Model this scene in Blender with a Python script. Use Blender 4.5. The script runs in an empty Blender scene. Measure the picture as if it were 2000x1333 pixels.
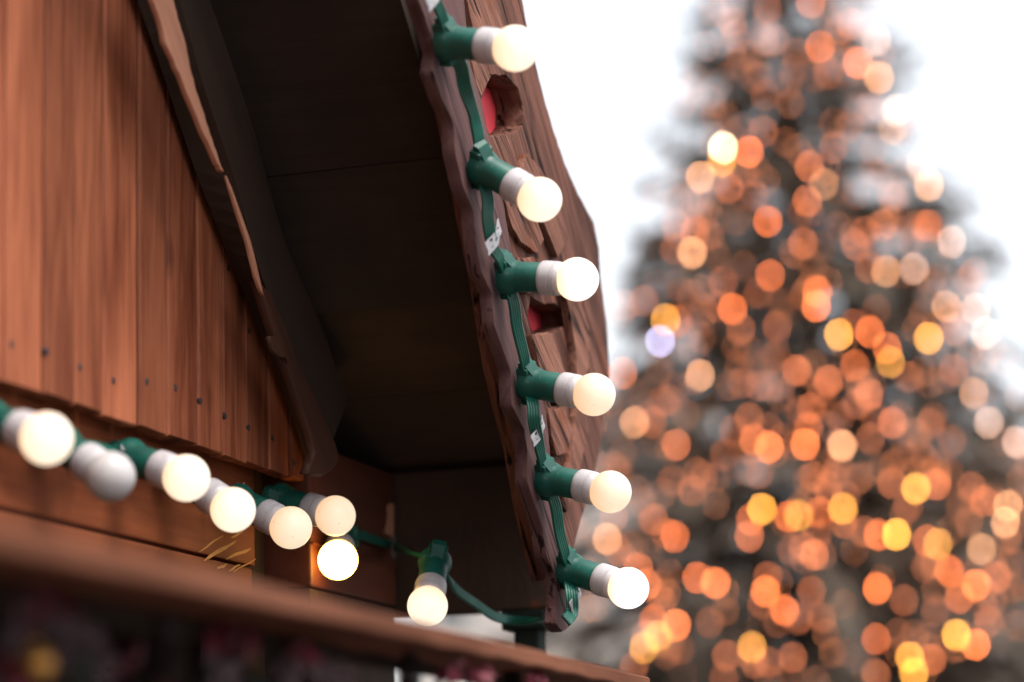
import bpy, bmesh, math, random
from mathutils import Vector, Matrix, noise

random.seed(11)
S = bpy.context.scene
COL = S.collection
V = Vector

# ------------------------------------------------------------------ camera geometry
FPX = 4700.0
ROLL = math.radians(1.87)
PITCH = math.atan(946.5 / 4700)
YAW = math.atan(1411 * math.cos(PITCH) / 4700)
EYE = V((0, 0, 1.6))
F0 = V((math.cos(YAW), math.sin(YAW), 0)); R0 = V((math.sin(YAW), -math.cos(YAW), 0)); ZU = V((0, 0, 1))
FW = F0 * math.cos(PITCH) + ZU * math.sin(PITCH)
U0 = ZU * math.cos(PITCH) - F0 * math.sin(PITCH)
CR = R0 * math.cos(ROLL) - U0 * math.sin(ROLL)
CU = R0 * math.sin(ROLL) + U0 * math.cos(ROLL)


def ray(u, v):
    return FW + CR * ((u - 1000) / FPX) - CU * ((v - 666.5) / FPX)


def onY(u, v, Y):
    d = ray(u, v)
    return EYE + d * (Y / d.y)


def at(u, v, dist):
    return EYE + ray(u, v) * dist


cam = bpy.data.cameras.new('camera')
cam.lens = FPX / 2000 * 36
cam.sensor_width = 36
cam.clip_end = 2000
cam.clip_start = 0.02
cam.dof.use_dof = True
cam.dof.focus_distance = 2.70
cam.dof.aperture_fstop = 2.0
cam.dof.aperture_ratio = 1.1
camo = bpy.data.objects.new('camera', cam)
COL.objects.link(camo)
M = Matrix((CR, CU, -FW)).transposed().to_4x4()
M.translation = EYE
camo.matrix_world = M
S.camera = camo

# ------------------------------------------------------------------ materials


def sock(n, name):
    return n.inputs[name]


def mat(name):
    m = bpy.data.materials.new(name)
    m.use_nodes = True
    nt = m.node_tree
    return m, nt, nt.nodes['Principled BSDF']


def N(nt, typ, **kw):
    n = nt.nodes.new(typ)
    for k, v in kw.items():
        if k.startswith('i_'):
            n.inputs[k[2:].replace('_', ' ')].default_value = v
        else:
            setattr(n, k, v)
    return n


def ramp(nt, fac, stops):
    r = nt.nodes.new('ShaderNodeValToRGB')
    e = r.color_ramp.elements
    while len(e) < len(stops):
        e.new(0.5)
    for el, (p, c) in zip(e, stops):
        el.position = p
        el.color = (*c, 1) if len(c) == 3 else c
    nt.links.new(fac, r.inputs['Fac'])
    return r.outputs['Color']


def mixc(nt, fac, a, b, blend='MIX'):
    n = nt.nodes.new('ShaderNodeMix')
    n.data_type = 'RGBA'
    n.blend_type = blend
    for i, x in ((0, fac), (6, a), (7, b)):
        if isinstance(x, (int, float)):
            n.inputs[i].default_value = x
        elif isinstance(x, tuple):
            n.inputs[i].default_value = (*x, 1)
        else:
            nt.links.new(x, n.inputs[i])
    return n.outputs[2]


def g(v):
    return (v, v, v)


def wood(name, dark, light, rot_y=0.0, stretch=(40, 40, 2.2), rough=0.6, bump=0.25, knots=0.0, blotch=0.5, gcol=None,
         use_attr=True, patch=None, spec=0.35, lines=0.5, cracks=None, bdist=0.003):
    """Procedural timber. The grain runs along local Z after turning by rot_y about Y."""
    m, nt, b = mat(name)
    L = nt.links.new
    tc = N(nt, 'ShaderNodeTexCoord')
    vec = tc.outputs['Object']
    rot = N(nt, 'ShaderNodeVectorRotate', rotation_type='Y_AXIS')
    rot.inputs['Angle'].default_value = rot_y
    L(vec, rot.inputs['Vector'])
    vec = rot.outputs['Vector']
    if use_attr:
        at_ = N(nt, 'ShaderNodeAttribute', attribute_name='tone')
        off = N(nt, 'ShaderNodeVectorMath', operation='MULTIPLY')
        L(at_.outputs['Color'], off.inputs[0])
        off.inputs[1].default_value = (7.3, 3.1, 11.7)
        add = N(nt, 'ShaderNodeVectorMath', operation='ADD')
        L(vec, add.inputs[0]); L(off.outputs[0], add.inputs[1])
        vec = add.outputs[0]
    mp = N(nt, 'ShaderNodeMapping')
    mp.inputs['Scale'].default_value = stretch
    L(vec, mp.inputs['Vector'])
    n1 = N(nt, 'ShaderNodeTexNoise')
    n1.inputs['Scale'].default_value = 0.55
    n1.inputs['Detail'].default_value = 3
    n1.inputs['Distortion'].default_value = 0.6
    L(mp.outputs[0], n1.inputs['Vector'])
    # growth rings out of the stretched noise: cathedral figures
    mul = N(nt, 'ShaderNodeMath', operation='MULTIPLY'); mul.inputs[1].default_value = 42
    L(n1.outputs['Fac'], mul.inputs[0])
    sn = N(nt, 'ShaderNodeMath', operation='SINE'); L(mul.outputs[0], sn.inputs[0])
    mr = N(nt, 'ShaderNodeMapRange'); mr.inputs['From Min'].default_value = -1
    L(sn.outputs[0], mr.inputs['Value'])
    fib = N(nt, 'ShaderNodeTexNoise'); fib.inputs['Scale'].default_value = 5
    fib.inputs['Detail'].default_value = 6; fib.inputs['Roughness'].default_value = 0.7
    L(mp.outputs[0], fib.inputs['Vector'])
    big = N(nt, 'ShaderNodeTexNoise'); big.inputs['Scale'].default_value = 7
    big.inputs['Detail'].default_value = 4
    mp2 = N(nt, 'ShaderNodeMapping'); mp2.inputs['Scale'].default_value = (1.6, 1.6, 0.55)
    L(vec, mp2.inputs['Vector']); L(mp2.outputs[0], big.inputs['Vector'])
    f1 = ramp(nt, fib.outputs['Fac'], [(0.3, g(0)), (0.7, g(1))])
    a = mixc(nt, lines, f1, mr.outputs[0])
    bg = ramp(nt, big.outputs['Fac'], [(0.35, g(0)), (0.66, g(1))])
    a = mixc(nt, blotch, a, bg)
    c = mixc(nt, a, dark, light)
    if knots > 0:
        vo = N(nt, 'ShaderNodeTexVoronoi'); vo.inputs['Scale'].default_value = 1.0
        mp3 = N(nt, 'ShaderNodeMapping'); mp3.inputs['Scale'].default_value = (9, 9, 4.5)
        L(vec, mp3.inputs['Vector']); L(mp3.outputs[0], vo.inputs['Vector'])
        k = ramp(nt, vo.outputs['Distance'], [(0.07, g(1)), (0.16, g(0))])
        km = N(nt, 'ShaderNodeMath', operation='MULTIPLY'); km.inputs[1].default_value = knots
        L(k, km.inputs[0])
        c = mixc(nt, km.outputs[0], c, tuple(x * 0.25 for x in dark))
    if use_attr:
        sep = N(nt, 'ShaderNodeSeparateColor'); L(at_.outputs['Color'], sep.inputs[0])
        mr2 = N(nt, 'ShaderNodeMapRange')
        mr2.inputs['To Min'].default_value = 0.62; mr2.inputs['To Max'].default_value = 1.32
        L(sep.outputs[1], mr2.inputs['Value'])
        hs = N(nt, 'ShaderNodeHueSaturation'); L(c, hs.inputs['Color']); L(mr2.outputs[0], hs.inputs['Value'])
        c = hs.outputs[0]
    if patch:   # flaked-off or stained patches with an edge of their own
        pcol, lo, hi, sc, pz = patch
        pn = N(nt, 'ShaderNodeTexNoise'); pn.inputs['Scale'].default_value = sc
        pn.inputs['Detail'].default_value = 5; pn.inputs['Roughness'].default_value = 0.6
        mp4 = N(nt, 'ShaderNodeMapping'); mp4.inputs['Scale'].default_value = pz
        L(vec, mp4.inputs['Vector']); L(mp4.outputs[0], pn.inputs['Vector'])
        pm = ramp(nt, pn.outputs['Fac'], [(lo, g(0)), (hi, g(1))])
        c = mixc(nt, pm, c, pcol)
    if cracks:
        cn = N(nt, 'ShaderNodeTexNoise'); cn.inputs['Scale'].default_value = 1.0
        cn.inputs['Detail'].default_value = 4; cn.inputs['Distortion'].default_value = 0.4
        mp5 = N(nt, 'ShaderNodeMapping'); mp5.inputs['Scale'].default_value = cracks
        L(vec, mp5.inputs['Vector']); L(mp5.outputs[0], cn.inputs['Vector'])
        cm = ramp(nt, cn.outputs['Fac'], [(0.33, g(1)), (0.43, g(0))])
        c = mixc(nt, cm, c, tuple(x * 0.22 for x in dark))
        inv = mixc(nt, cm, a, (-2.5, -2.5, -2.5))
        a = inv
    L(c, b.inputs['Base Color'])
    b.inputs['Roughness'].default_value = rough
    b.inputs['Specular IOR Level'].default_value = spec
    bp = N(nt, 'ShaderNodeBump'); bp.inputs['Strength'].default_value = bump; bp.inputs['Distance'].default_value = bdist
    L(a, bp.inputs['Height']); L(bp.outputs[0], b.inputs['Normal'])
    return m


def plain(name, col, rough=0.5, var=0.25, scale=30, metal=0.0, bump=0.0, spec=0.5, dirt=None):
    m, nt, b = mat(name)
    L = nt.links.new
    tc = N(nt, 'ShaderNodeTexCoord')
    n = N(nt, 'ShaderNodeTexNoise'); n.inputs['Scale'].default_value = scale; n.inputs['Detail'].default_value = 5
    L(tc.outputs['Object'], n.inputs['Vector'])
    f = ramp(nt, n.outputs['Fac'], [(0.3, g(0)), (0.7, g(1))])
    c = mixc(nt, f, tuple(x * (1 - var) for x in col), tuple(min(1, x * (1 + var)) for x in col))
    if dirt:
        n2 = N(nt, 'ShaderNodeTexNoise'); n2.inputs['Scale'].default_value = dirt[1]; n2.inputs['Detail'].default_value = 3
        L(tc.outputs['Object'], n2.inputs['Vector'])
        f2 = ramp(nt, n2.outputs['Fac'], [(dirt[2], g(0)), (dirt[2] + 0.05, g(1))])
        c = mixc(nt, f2, c, dirt[0])
    L(c, b.inputs['Base Color'])
    b.inputs['Roughness'].default_value = rough
    b.inputs['Metallic'].default_value = metal
    b.inputs['Specular IOR Level'].default_value = spec
    if bump:
        bp = N(nt, 'ShaderNodeBump'); bp.inputs['Strength'].default_value = bump; bp.inputs['Distance'].default_value = 0.002
        L(n.outputs['Fac'], bp.inputs['Height']); L(bp.outputs[0], b.inputs['Normal'])
    return m


def globe_mat(name, base, tip, strength, specks=True, body=(0.30, 0.28, 0.26)):
    """Milk-white lamp globe that gives off light, warmer towards its cap."""
    m, nt, b = mat(name)
    L = nt.links.new
    tc = N(nt, 'ShaderNodeTexCoord')
    sp = N(nt, 'ShaderNodeSeparateXYZ'); L(tc.outputs['Object'], sp.inputs[0])
    mr = N(nt, 'ShaderNodeMapRange'); mr.inputs['From Min'].default_value = 0.062; mr.inputs['From Max'].default_value = 0.098
    L(sp.outputs['Z'], mr.inputs['Value'])
    e = ramp(nt, mr.outputs[0], [(0.0, base), (0.55, tuple((x + y) / 2 for x, y in zip(base, tip))), (1.0, tip)])
    n = N(nt, 'ShaderNodeTexNoise'); n.inputs['Scale'].default_value = 260; n.inputs['Detail'].default_value = 1
    L(tc.outputs['Object'], n.inputs['Vector'])
    n2 = N(nt, 'ShaderNodeTexNoise'); n2.inputs['Scale'].default_value = 38; n2.inputs['Detail'].default_value = 4
    L(tc.outputs['Object'], n2.inputs['Vector'])
    d = ramp(nt, n.outputs['Fac'], [(0.755, g(1)), (0.78, g(0.45 if specks else 1))])
    d2 = ramp(nt, n2.outputs['Fac'], [(0.25, g(0.88)), (0.7, g(1))])
    dd = mixc(nt, 1.0, d, d2, 'MULTIPLY')
    e = mixc(nt, 1.0, e, dd, 'MULTIPLY')
    bc = mixc(nt, 1.0, dd, body, 'MULTIPLY')
    L(bc, b.inputs['Base Color'])
    L(e, b.inputs['Emission Color'])
    b.inputs['Emission Strength'].default_value = strength
    b.inputs['Roughness'].default_value = 0.35
    b.inputs['Specular IOR Level'].default_value = 0.4
    return m


def glow_mat(name, col, s):
    m, nt, b = mat(name)
    b.inputs['Base Color'].default_value = (0.6, 0.45, 0.3, 1)
    b.inputs['Emission Color'].default_value = (*col, 1)
    b.inputs['Emission Strength'].default_value = s
    return m


SL = math.atan(0.9)          # roof slope
ROTS = (math.pi / 2 - SL)   # turns the slope direction onto local Z
ROTX = math.pi / 2

W_GABLE = wood('varnished_pine', (0.095, 0.020, 0.0085), (0.40, 0.128, 0.062), stretch=(42, 42, 2.2), knots=0.75, blotch=0.42,
               rough=0.62, bump=0.15, lines=0.45, spec=0.15, patch=((0.05, 0.012, 0.006), 0.66, 0.78, 6, (1, 1, 0.35)))
W_BEAM = wood('varnished_beam', (0.115, 0.028, 0.012), (0.31, 0.090, 0.037), rot_y=ROTX, stretch=(30, 30, 1.6), knots=0.35,
              blotch=0.5, rough=0.65, bump=0.35, use_attr=False, spec=0.08, patch=((0.05, 0.012, 0.006), 0.62, 0.78, 5, (0.5, 1, 1)))
W_POST = wood('varnished_post', (0.065, 0.017, 0.009), (0.140, 0.038, 0.019), rot_y=ROTX, stretch=(30, 30, 3), blotch=0.55,
              rough=0.5, bump=0.2, use_attr=False, patch=((0.16, 0.06, 0.03), 0.70, 0.72, 14, (1, 1, 1)))
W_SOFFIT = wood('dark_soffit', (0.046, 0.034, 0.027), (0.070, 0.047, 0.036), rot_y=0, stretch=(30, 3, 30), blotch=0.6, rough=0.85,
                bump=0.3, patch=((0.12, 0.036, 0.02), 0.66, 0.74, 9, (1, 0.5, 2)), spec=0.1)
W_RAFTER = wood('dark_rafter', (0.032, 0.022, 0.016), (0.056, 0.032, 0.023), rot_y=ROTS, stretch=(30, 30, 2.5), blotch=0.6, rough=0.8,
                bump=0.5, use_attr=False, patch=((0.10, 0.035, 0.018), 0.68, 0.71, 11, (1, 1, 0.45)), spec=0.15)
W_RAFT2 = wood('brown_rafter_face', (0.028, 0.010, 0.006), (0.085, 0.026, 0.012), rot_y=ROTS, stretch=(34, 34, 2), blotch=0.5, rough=0.6,
               bump=0.4, use_attr=False)
W_RAW = wood('raw_splintered_pine', (0.34, 0.14, 0.082), (0.52, 0.24, 0.15), rot_y=ROTS, stretch=(50, 50, 2), blotch=0.3, rough=0.7,
             bump=0.3, use_attr=False)
W_EDGE = wood('weathered_purple_board', (0.060, 0.028, 0.027), (0.135, 0.070, 0.066), rot_y=ROTS, stretch=(26, 26, 1.8), blotch=0.5,
              rough=0.75, bump=0.45, use_attr=False, patch=((0.10, 0.036, 0.024), 0.60, 0.70, 8, (1, 1, 0.6)), cracks=(110, 110, 5), spec=0.1)
W_BARGE = wood('weathered_brown_board', (0.042, 0.016, 0.011), (0.235, 0.098, 0.068), rot_y=ROTS, stretch=(30, 30, 1.5), blotch=0.42,
               rough=0.75, bump=0.9, use_attr=False, patch=((0.15, 0.042, 0.018), 0.60, 0.72, 8, (1.2, 1.2, 0.5)), knots=0.6, cracks=(70, 70, 5), bdist=0.006, spec=0.1)
W_CARVE = wood('carved_brown_wood', (0.065, 0.025, 0.016), (0.30, 0.132, 0.090), rot_y=ROTS + 0.25, stretch=(40, 40, 3), blotch=0.4,
               rough=0.75, bump=0.7, use_attr=False, patch=((0.17, 0.05, 0.024), 0.58, 0.68, 10, (1, 1, 0.6)), cracks=(80, 80, 7), bdist=0.006, spec=0.1)
W_RAIL = wood('canopy_board_wood', (0.095, 0.032, 0.016), (0.215, 0.082, 0.046), rot_y=ROTX, stretch=(40, 40, 2), blotch=0.45, rough=0.75,
              bump=0.4, use_attr=False, spec=0.08)
W_INNER = wood('dark_inner_boards', (0.03, 0.02, 0.015), (0.05, 0.032, 0.024), stretch=(30, 30, 2), rough=0.9, use_attr=False, spec=0.1)
RED = plain('red_backing_paint', (0.85, 0.075, 0.10), 0.5, 0.15, 25)
GREEN = plain('green_rubber', (0.005, 0.078, 0.057), 0.45, 0.3, 45, spec=0.4, dirt=((0.05, 0.10, 0.085), 120, 0.66))
GREENC = plain('green_cable_sheath', (0.006, 0.094, 0.066), 0.4, 0.2, 60, spec=0.5)
WHITE = plain('white_plastic_cap', (0.47, 0.44, 0.45), 0.4, 0.08, 60, dirt=((0.12, 0.10, 0.09), 70, 0.69))
ZINC = plain('zinc_strap', (0.36, 0.34, 0.35), 0.4, 0.25, 60, metal=0.35, dirt=((0.2, 0.16, 0.14), 90, 0.64))
NAIL = plain('rusty_nail', (0.035, 0.025, 0.025), 0.6, 0.3, 200)
BLACKP = plain('dark_green_paint', (0.010, 0.014, 0.012), 0.8, 0.3, 12, spec=0.1)
ROOFM = plain('bitumen_felt', (0.05, 0.048, 0.046), 0.9, 0.3, 20)
NEEDLE = plain('spruce_needles', (0.120, 0.102, 0.080), 0.8, 0.5, 1.5, spec=0.2)
BARK = plain('bark', (0.06, 0.045, 0.035), 0.9, 0.4, 9)
GOLD = plain('gold_bauble', (0.60, 0.27, 0.06), 0.3, 0.1, 20, metal=0.6)
SILV = plain('bauble_cap', (0.6, 0.58, 0.55), 0.3, 0.1, 20, metal=0.9)
BERRY = plain('crimson_ribbon', (0.17, 0.014, 0.028), 0.5, 0.3, 30)
FROST = plain('dusty_mauve_leaf', (0.11, 0.062, 0.068), 0.7, 0.4, 25)
DLEAF = plain('dark_garland_leaf', (0.020, 0.024, 0.016), 0.7, 0.4, 25, spec=0.2)
CONE = plain('pine_cone_scale', (0.05, 0.03, 0.025), 0.7, 0.4, 60)

# ------------------------------------------------------------------ object helpers


def link(name, me, m, parent=None, smooth=False):
    o = bpy.data.objects.new(name, me)
    COL.objects.link(o)
    if m is not None and not me.materials:
        me.materials.append(m)
    if smooth:
        for p in me.polygons:
            p.use_smooth = True
    if parent is not None:
        o.parent = parent
        o.matrix_parent_inverse = wm(parent).inverted()
    return o


WM = {}


def wm(o):
    return WM.get(o.name, Matrix.Identity(4))


def obj(name, bm, m, parent=None, smooth=False, recalc=True):
    if recalc:
        bmesh.ops.recalc_face_normals(bm, faces=bm.faces)
    me = bpy.data.meshes.new(name)
    bm.to_mesh(me)
    bm.free()
    return link(name, me, m, parent, smooth)


def tag(o, label=None, cat=None, group=None, kind=None):
    if label: o['label'] = label
    if cat: o['category'] = cat
    if group: o['group'] = group
    if kind: o['kind'] = kind
    return o


def thing(name, loc, label, cat, group=None):
    o = bpy.data.objects.new(name, None)
    COL.objects.link(o)
    o.empty_display_size = 0.05
    o.location = loc
    WM[o.name] = Matrix.Translation(V(loc))
    return tag(o, label, cat, group)


def box(bm, x0, x1, y0, y1, z0, z1, tone=None, bev=0.0):
    r = bmesh.ops.create_cube(bm, size=1)
    vs = r['verts']
    for v in vs:
        v.co = V((x0 + (v.co.x + .5) * (x1 - x0), y0 + (v.co.y + .5) * (y1 - y0), z0 + (v.co.z + .5) * (z1 - z0)))
    fs = {f for v in vs for f in v.link_faces}
    if bev:
        es = {e for v in vs for e in v.link_edges}
        r2 = bmesh.ops.bevel(bm, geom=list(es), offset=bev, segments=2, affect='EDGES', profile=0.6)
        fs = set(r2['faces']) | {f for f in fs if f.is_valid}
    if tone is not None:
        lay = bm.loops.layers.float_color.get('tone') or bm.loops.layers.float_color.new('tone')
        for f in fs:
            if f.is_valid:
                for l in f.loops:
                    l[lay] = (*tone, 1)
    return fs


def prism_xz(bm, pts, y0, y1, tone=None):
    """polygon in the XZ plane pulled from y0 to y1"""
    a = [bm.verts.new((p[0], y0, p[1])) for p in pts]
    b = [bm.verts.new((p[0], y1, p[1])) for p in pts]
    fs = [bm.faces.new(a), bm.faces.new(b[::-1])]
    n = len(pts)
    for i in range(n):
        fs.append(bm.faces.new((a[i], b[i], b[(i + 1) % n], a[(i + 1) % n])))
    if tone is not None:
        lay = bm.loops.layers.float_color.get('tone') or bm.loops.layers.float_color.new('tone')
        for f in fs:
            for l in f.loops:
                l[lay] = (*tone, 1)
    return fs


def lathe(bm, prof, n=28, mtx=None):
    rings = []
    for z, r in prof:
        if r < 1e-6:
            rings.append([bm.verts.new((0, 0, z))])
        else:
            rings.append([bm.verts.new((r * math.cos(2 * math.pi * i / n), r * math.sin(2 * math.pi * i / n), z)) for i in range(n)])
    for a, b in zip(rings, rings[1:]):
        for i in range(n):
            j = (i + 1) % n
            if len(a) == 1 and len(b) == 1:
                continue
            if len(a) == 1:
                bm.faces.new((a[0], b[j], b[i]))
            elif len(b) == 1:
                bm.faces.new((a[i], a[j], b[0]))
            else:
                bm.faces.new((a[i], a[j], b[j], b[i]))
    if mtx is not None:
        for rg in rings:
            for v in rg:
                v.co = mtx @ v.co


def tube(bm, pts, radii, n=8, cap=True):
    prev = None
    up = V((0, 0, 1))
    for k, p in enumerate(pts):
        t = (pts[min(k + 1, len(pts) - 1)] - pts[max(k - 1, 0)]).normalized()
        a = t.cross(up)
        if a.length < 1e-3:
            a = t.cross(V((1, 0, 0)))
        a.normalize()
        b = t.cross(a)
        r = radii[k] if isinstance(radii, (list, tuple)) else radii
        ring = [bm.verts.new(p + a * (r * math.cos(2 * math.pi * i / n)) + b * (r * math.sin(2 * math.pi * i / n))) for i in range(n)]
        if prev:
            for i in range(n):
                bm.faces.new((prev[i], prev[(i + 1) % n], ring[(i + 1) % n], ring[i]))
        elif cap:
            bm.faces.new(ring[::-1])
        prev = ring
    if cap:
        bm.faces.new(prev)


def spline(pts, n=8):
    out = []
    P = [pts[0] * 2 - pts[1]] + list(pts) + [pts[-1] * 2 - pts[-2]]
    for i in range(1, len(P) - 2):
        for k in range(n):
            t = k / n
            a, b, c, d = P[i - 1], P[i], P[i + 1], P[i + 2]
            out.append(0.5 * ((2 * b) + (c - a) * t + (2 * a - 5 * b + 4 * c - d) * t * t + (3 * b - a - 3 * c + d) * t ** 3))
    out.append(P[-2])
    return out


def plate(name, outline, holes, Y, thick, m, parent, bev=0.0015, jag=0.0, px=True, zfun=None, sub=2):
    """An outline (traced on the board's own plane Y) as a board of real thickness, with holes."""
    cu = bpy.data.curves.new(name, 'CURVE')
    cu.dimensions = '2D'
    cu.fill_mode = 'BOTH'
    cu.extrude = max(thick / 2 - bev, 0.0002)
    cu.bevel_depth = bev
    cu.bevel_resolution = 1
    rng = random.Random(name)
    for poly in [outline] + list(holes):
        pts = [onY(u, v, Y) for u, v in poly] if px else [V((p[0], Y, p[1])) for p in poly]
        q = []
        n = len(pts)
        for i in range(n):
            a, b = pts[i], pts[(i + 1) % n]
            for k in range(sub):
                p = a.lerp(b, k / sub)
                if jag:
                    p = p + V((rng.uniform(-jag, jag), 0, rng.uniform(-jag, jag)))
                q.append(p)
        sp = cu.splines.new('POLY')
        sp.points.add(len(q) - 1)
        for pt, p in zip(sp.points, q):
            pt.co = (p.x, p.z, 0, 1)
        sp.use_cyclic_u = True
    tmp = bpy.data.objects.new('tmp', cu)
    COL.objects.link(tmp)
    dg = bpy.context.evaluated_depsgraph_get()
    me = bpy.data.meshes.new_from_object(tmp.evaluated_get(dg))
    bpy.data.objects.remove(tmp)
    bpy.data.curves.remove(cu)
    me.name = name
    for v in me.vertices:
        x, z, d = v.co
        v.co = (x, Y + thick / 2 - d, z)
    bm = bmesh.new(); bm.from_mesh(me)
    bmesh.ops.remove_doubles(bm, verts=bm.verts, dist=1e-5)
    bmesh.ops.recalc_face_normals(bm, faces=bm.faces)
    if zfun:
        for v in bm.verts:
            v.co = zfun(v.co)
    bm.to_mesh(me); bm.free()
    me.materials.clear()
    return link(name, me, m, parent)


def lerp_pts(pts, n):
    return spline(pts, n)


# ------------------------------------------------------------------ setting
bm = bmesh.new()
bmesh.ops.create_grid(bm, x_segments=40, y_segments=40, size=600)
PAVE = plain('paving', (0.040, 0.038, 0.037), 0.85, 0.3, 1.3)
tag(obj('ground', bm, PAVE), kind='structure')

# ------------------------------------------------------------------ the wooden market stall
ST = thing('market_stall', (1.2, 1.8, 0), 'brown wooden market stall with vertical gable boards, dark eaves and carved bargeboard', 'market stall')


def rake(x):                 # lower face of the roof boards
    return 2.195 + 0.9 * (2.6 - x) if x < 2.6 else 2.195 - 0.34 * (x - 2.6)


# gable boards: joints read off the wall plane
JX = [1.929, 2.004, 2.069, 2.133, 2.211, 2.280, 2.358, 2.426, 2.493, 2.561, 2.623, 2.668]
x = 1.929
lead = []
while x > -0.35:
    x -= random.uniform(0.066, 0.08)
    lead.append(x)
JX = lead[::-1] + JX
RX = 1.2
bm = bmesh.new()
PROUD = {}
for i, (a, b) in enumerate(zip(JX, JX[1:])):
    near = a > 1.8
    y0 = 1.050 + (random.uniform(-0.0012, 0.0012))
    if i % 3 == 0:
        y0 -= 0.0016
    PROUD[i] = y0
    zb = 2.012 + random.uniform(-0.0007, 0.0007)
    top = lambda xx: min(rake(xx), rake(2 * RX - xx)) + 0.02
    tone = (random.random(), random.uniform(0.2, 0.9), random.random())
    gap = 0.0021
    c = 0.0026
    xa, xb = a + gap, b - gap
    # board in plan: chamfered front arrises
    plan = [(xa, 1.068), (xa, y0 + c), (xa + c * .8, y0), (xb - c * .8, y0), (xb, y0 + c), (xb, 1.068)]
    ns = 6
    rows = []
    for k in range(ns + 1):
        row = []
        for (px_, py_) in plan:
            zt = top(px_)
            z = zb + (zt - zb) * k / ns
            if k == 0:
                z += random.uniform(-0.0015, 0.0015)
            row.append(bm.verts.new((px_ + 0.0012 * noise.noise(V((px_ * 9, z * 7, i))), py_, z)))
        rows.append(row)
    lay = bm.loops.layers.float_color.get('tone') or bm.loops.layers.float_color.new('tone')
    fs = []
    n = len(plan)
    for r1, r2 in zip(rows, rows[1:]):
        for k in range(n):
            fs.append(bm.faces.new((r1[k], r1[(k + 1) % n], r2[(k + 1) % n], r2[k])))
    fs.append(bm.faces.new(rows[0][::-1])); fs.append(bm.faces.new(rows[-1]))
    for f in fs:
        for l in f.loops:
            l[lay] = (*tone, 1)
gable = obj('gable_wall', bm, W_GABLE, ST)
gable['label'] = 'reddish varnished vertical boards of the gable'
# nail heads
nails = [(32, 672), (98, 686), (167, 716), (232, 743), (294, 745), (350, 757), (399, 783), (447, 812), (495, 835), (541, 855),
         (453, 523), (496, 645), (580, 905)]
for (u, v) in nails:
    p = onY(u, v, 1.0445)
    yb = 1.05
    for i, (a, b) in enumerate(zip(JX, JX[1:])):
        if a <= p.x < b:
            yb = PROUD[i]
    nb = bmesh.new()
    lathe(nb, [(-0.004, 0.0040), (0.0004, 0.0040), (0.0009, 0.0030), (0.0009, 0)], 10,
          Matrix.Translation((p.x, yb, p.z)) @ Matrix.Rotation(math.pi / 2, 4, 'X'))
    obj('nail', nb, NAIL, gable)
# inner lining behind the gable boards closes the joints
bm = bmesh.new()
prism_xz(bm, [(-0.35, 2.033), (2.63, 2.033), (2.64, rake(2.64) + .03), (RX, rake(RX) + .03), (-0.24, rake(2.64) + .03)], 1.069, 1.10)
obj('gable_lining', bm, W_INNER, ST)

# tie beam under the gable boards and the board below it
bm = bmesh.new()
box(bm, -0.45, 2.586, 1.080, 1.20, 1.9045, 2.03, bev=0.003)
tb = obj('tie_beam', bm, W_BEAM, ST)
bm = bmesh.new()
box(bm, -0.45, 2.580, 1.0815, 1.19, 1.862, 1.9015, bev=0.003)
obj('lower_board', bm, W_BEAM, ST)
# torn splinters of the lower board with the lamp light painted on as gold
LAMPLIT = wood('lamplit_torn_pine', (0.38, 0.14, 0.040), (0.60, 0.26, 0.07), rot_y=ROTX, use_attr=False, bump=0.6)
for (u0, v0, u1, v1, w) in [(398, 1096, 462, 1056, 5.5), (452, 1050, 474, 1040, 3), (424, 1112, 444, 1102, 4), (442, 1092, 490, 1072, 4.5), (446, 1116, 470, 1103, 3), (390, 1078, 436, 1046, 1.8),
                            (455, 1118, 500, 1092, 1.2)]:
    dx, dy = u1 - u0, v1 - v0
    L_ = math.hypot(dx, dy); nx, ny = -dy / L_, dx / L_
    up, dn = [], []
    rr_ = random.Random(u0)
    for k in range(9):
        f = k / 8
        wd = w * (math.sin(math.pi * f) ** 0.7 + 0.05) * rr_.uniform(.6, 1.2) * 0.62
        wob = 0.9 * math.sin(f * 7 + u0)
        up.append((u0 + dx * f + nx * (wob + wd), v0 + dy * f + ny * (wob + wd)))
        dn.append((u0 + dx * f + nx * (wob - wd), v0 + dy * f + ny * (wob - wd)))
    o_ = plate('torn_grain', up + dn[::-1], [], 1.0795, 0.0014, LAMPLIT, tb, bev=0.0004, sub=1)

# corner post with its cap board
bm = bmesh.new()
box(bm, 2.661, 2.963, 1.040, 1.16, 1.885, 2.058, bev=0.003)
box(bm, 2.661, 2.963, 1.037, 1.0405, 1.935, 1.9375)
post = obj('corner_post', bm, W_POST, ST)
bm = bmesh.new()
box(bm, 2.663, 2.961, 1.0425, 1.155, 0.0, 1.8835, bev=0.003)
obj('shaded_post_foot', bm, W_INNER, post)  # post below the canopy in a darker wood, its shade put into the colour
post['label'] = 'reddish-brown corner post with a torn pale edge'
bm = bmesh.new()
box(bm, 2.588, 2.660, 1.10, 1.15, 0.0, 2.05)
obj('filler_board', bm, W_INNER, ST)
plate('pale_splinter', [(763, 983), (770, 986), (769, 1048), (764, 1046), (752, 1040), (757, 1025), (760, 1005), (758, 990)], [], 1.0385, 0.004,
      W_RAW, post, bev=0.0006)

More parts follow.
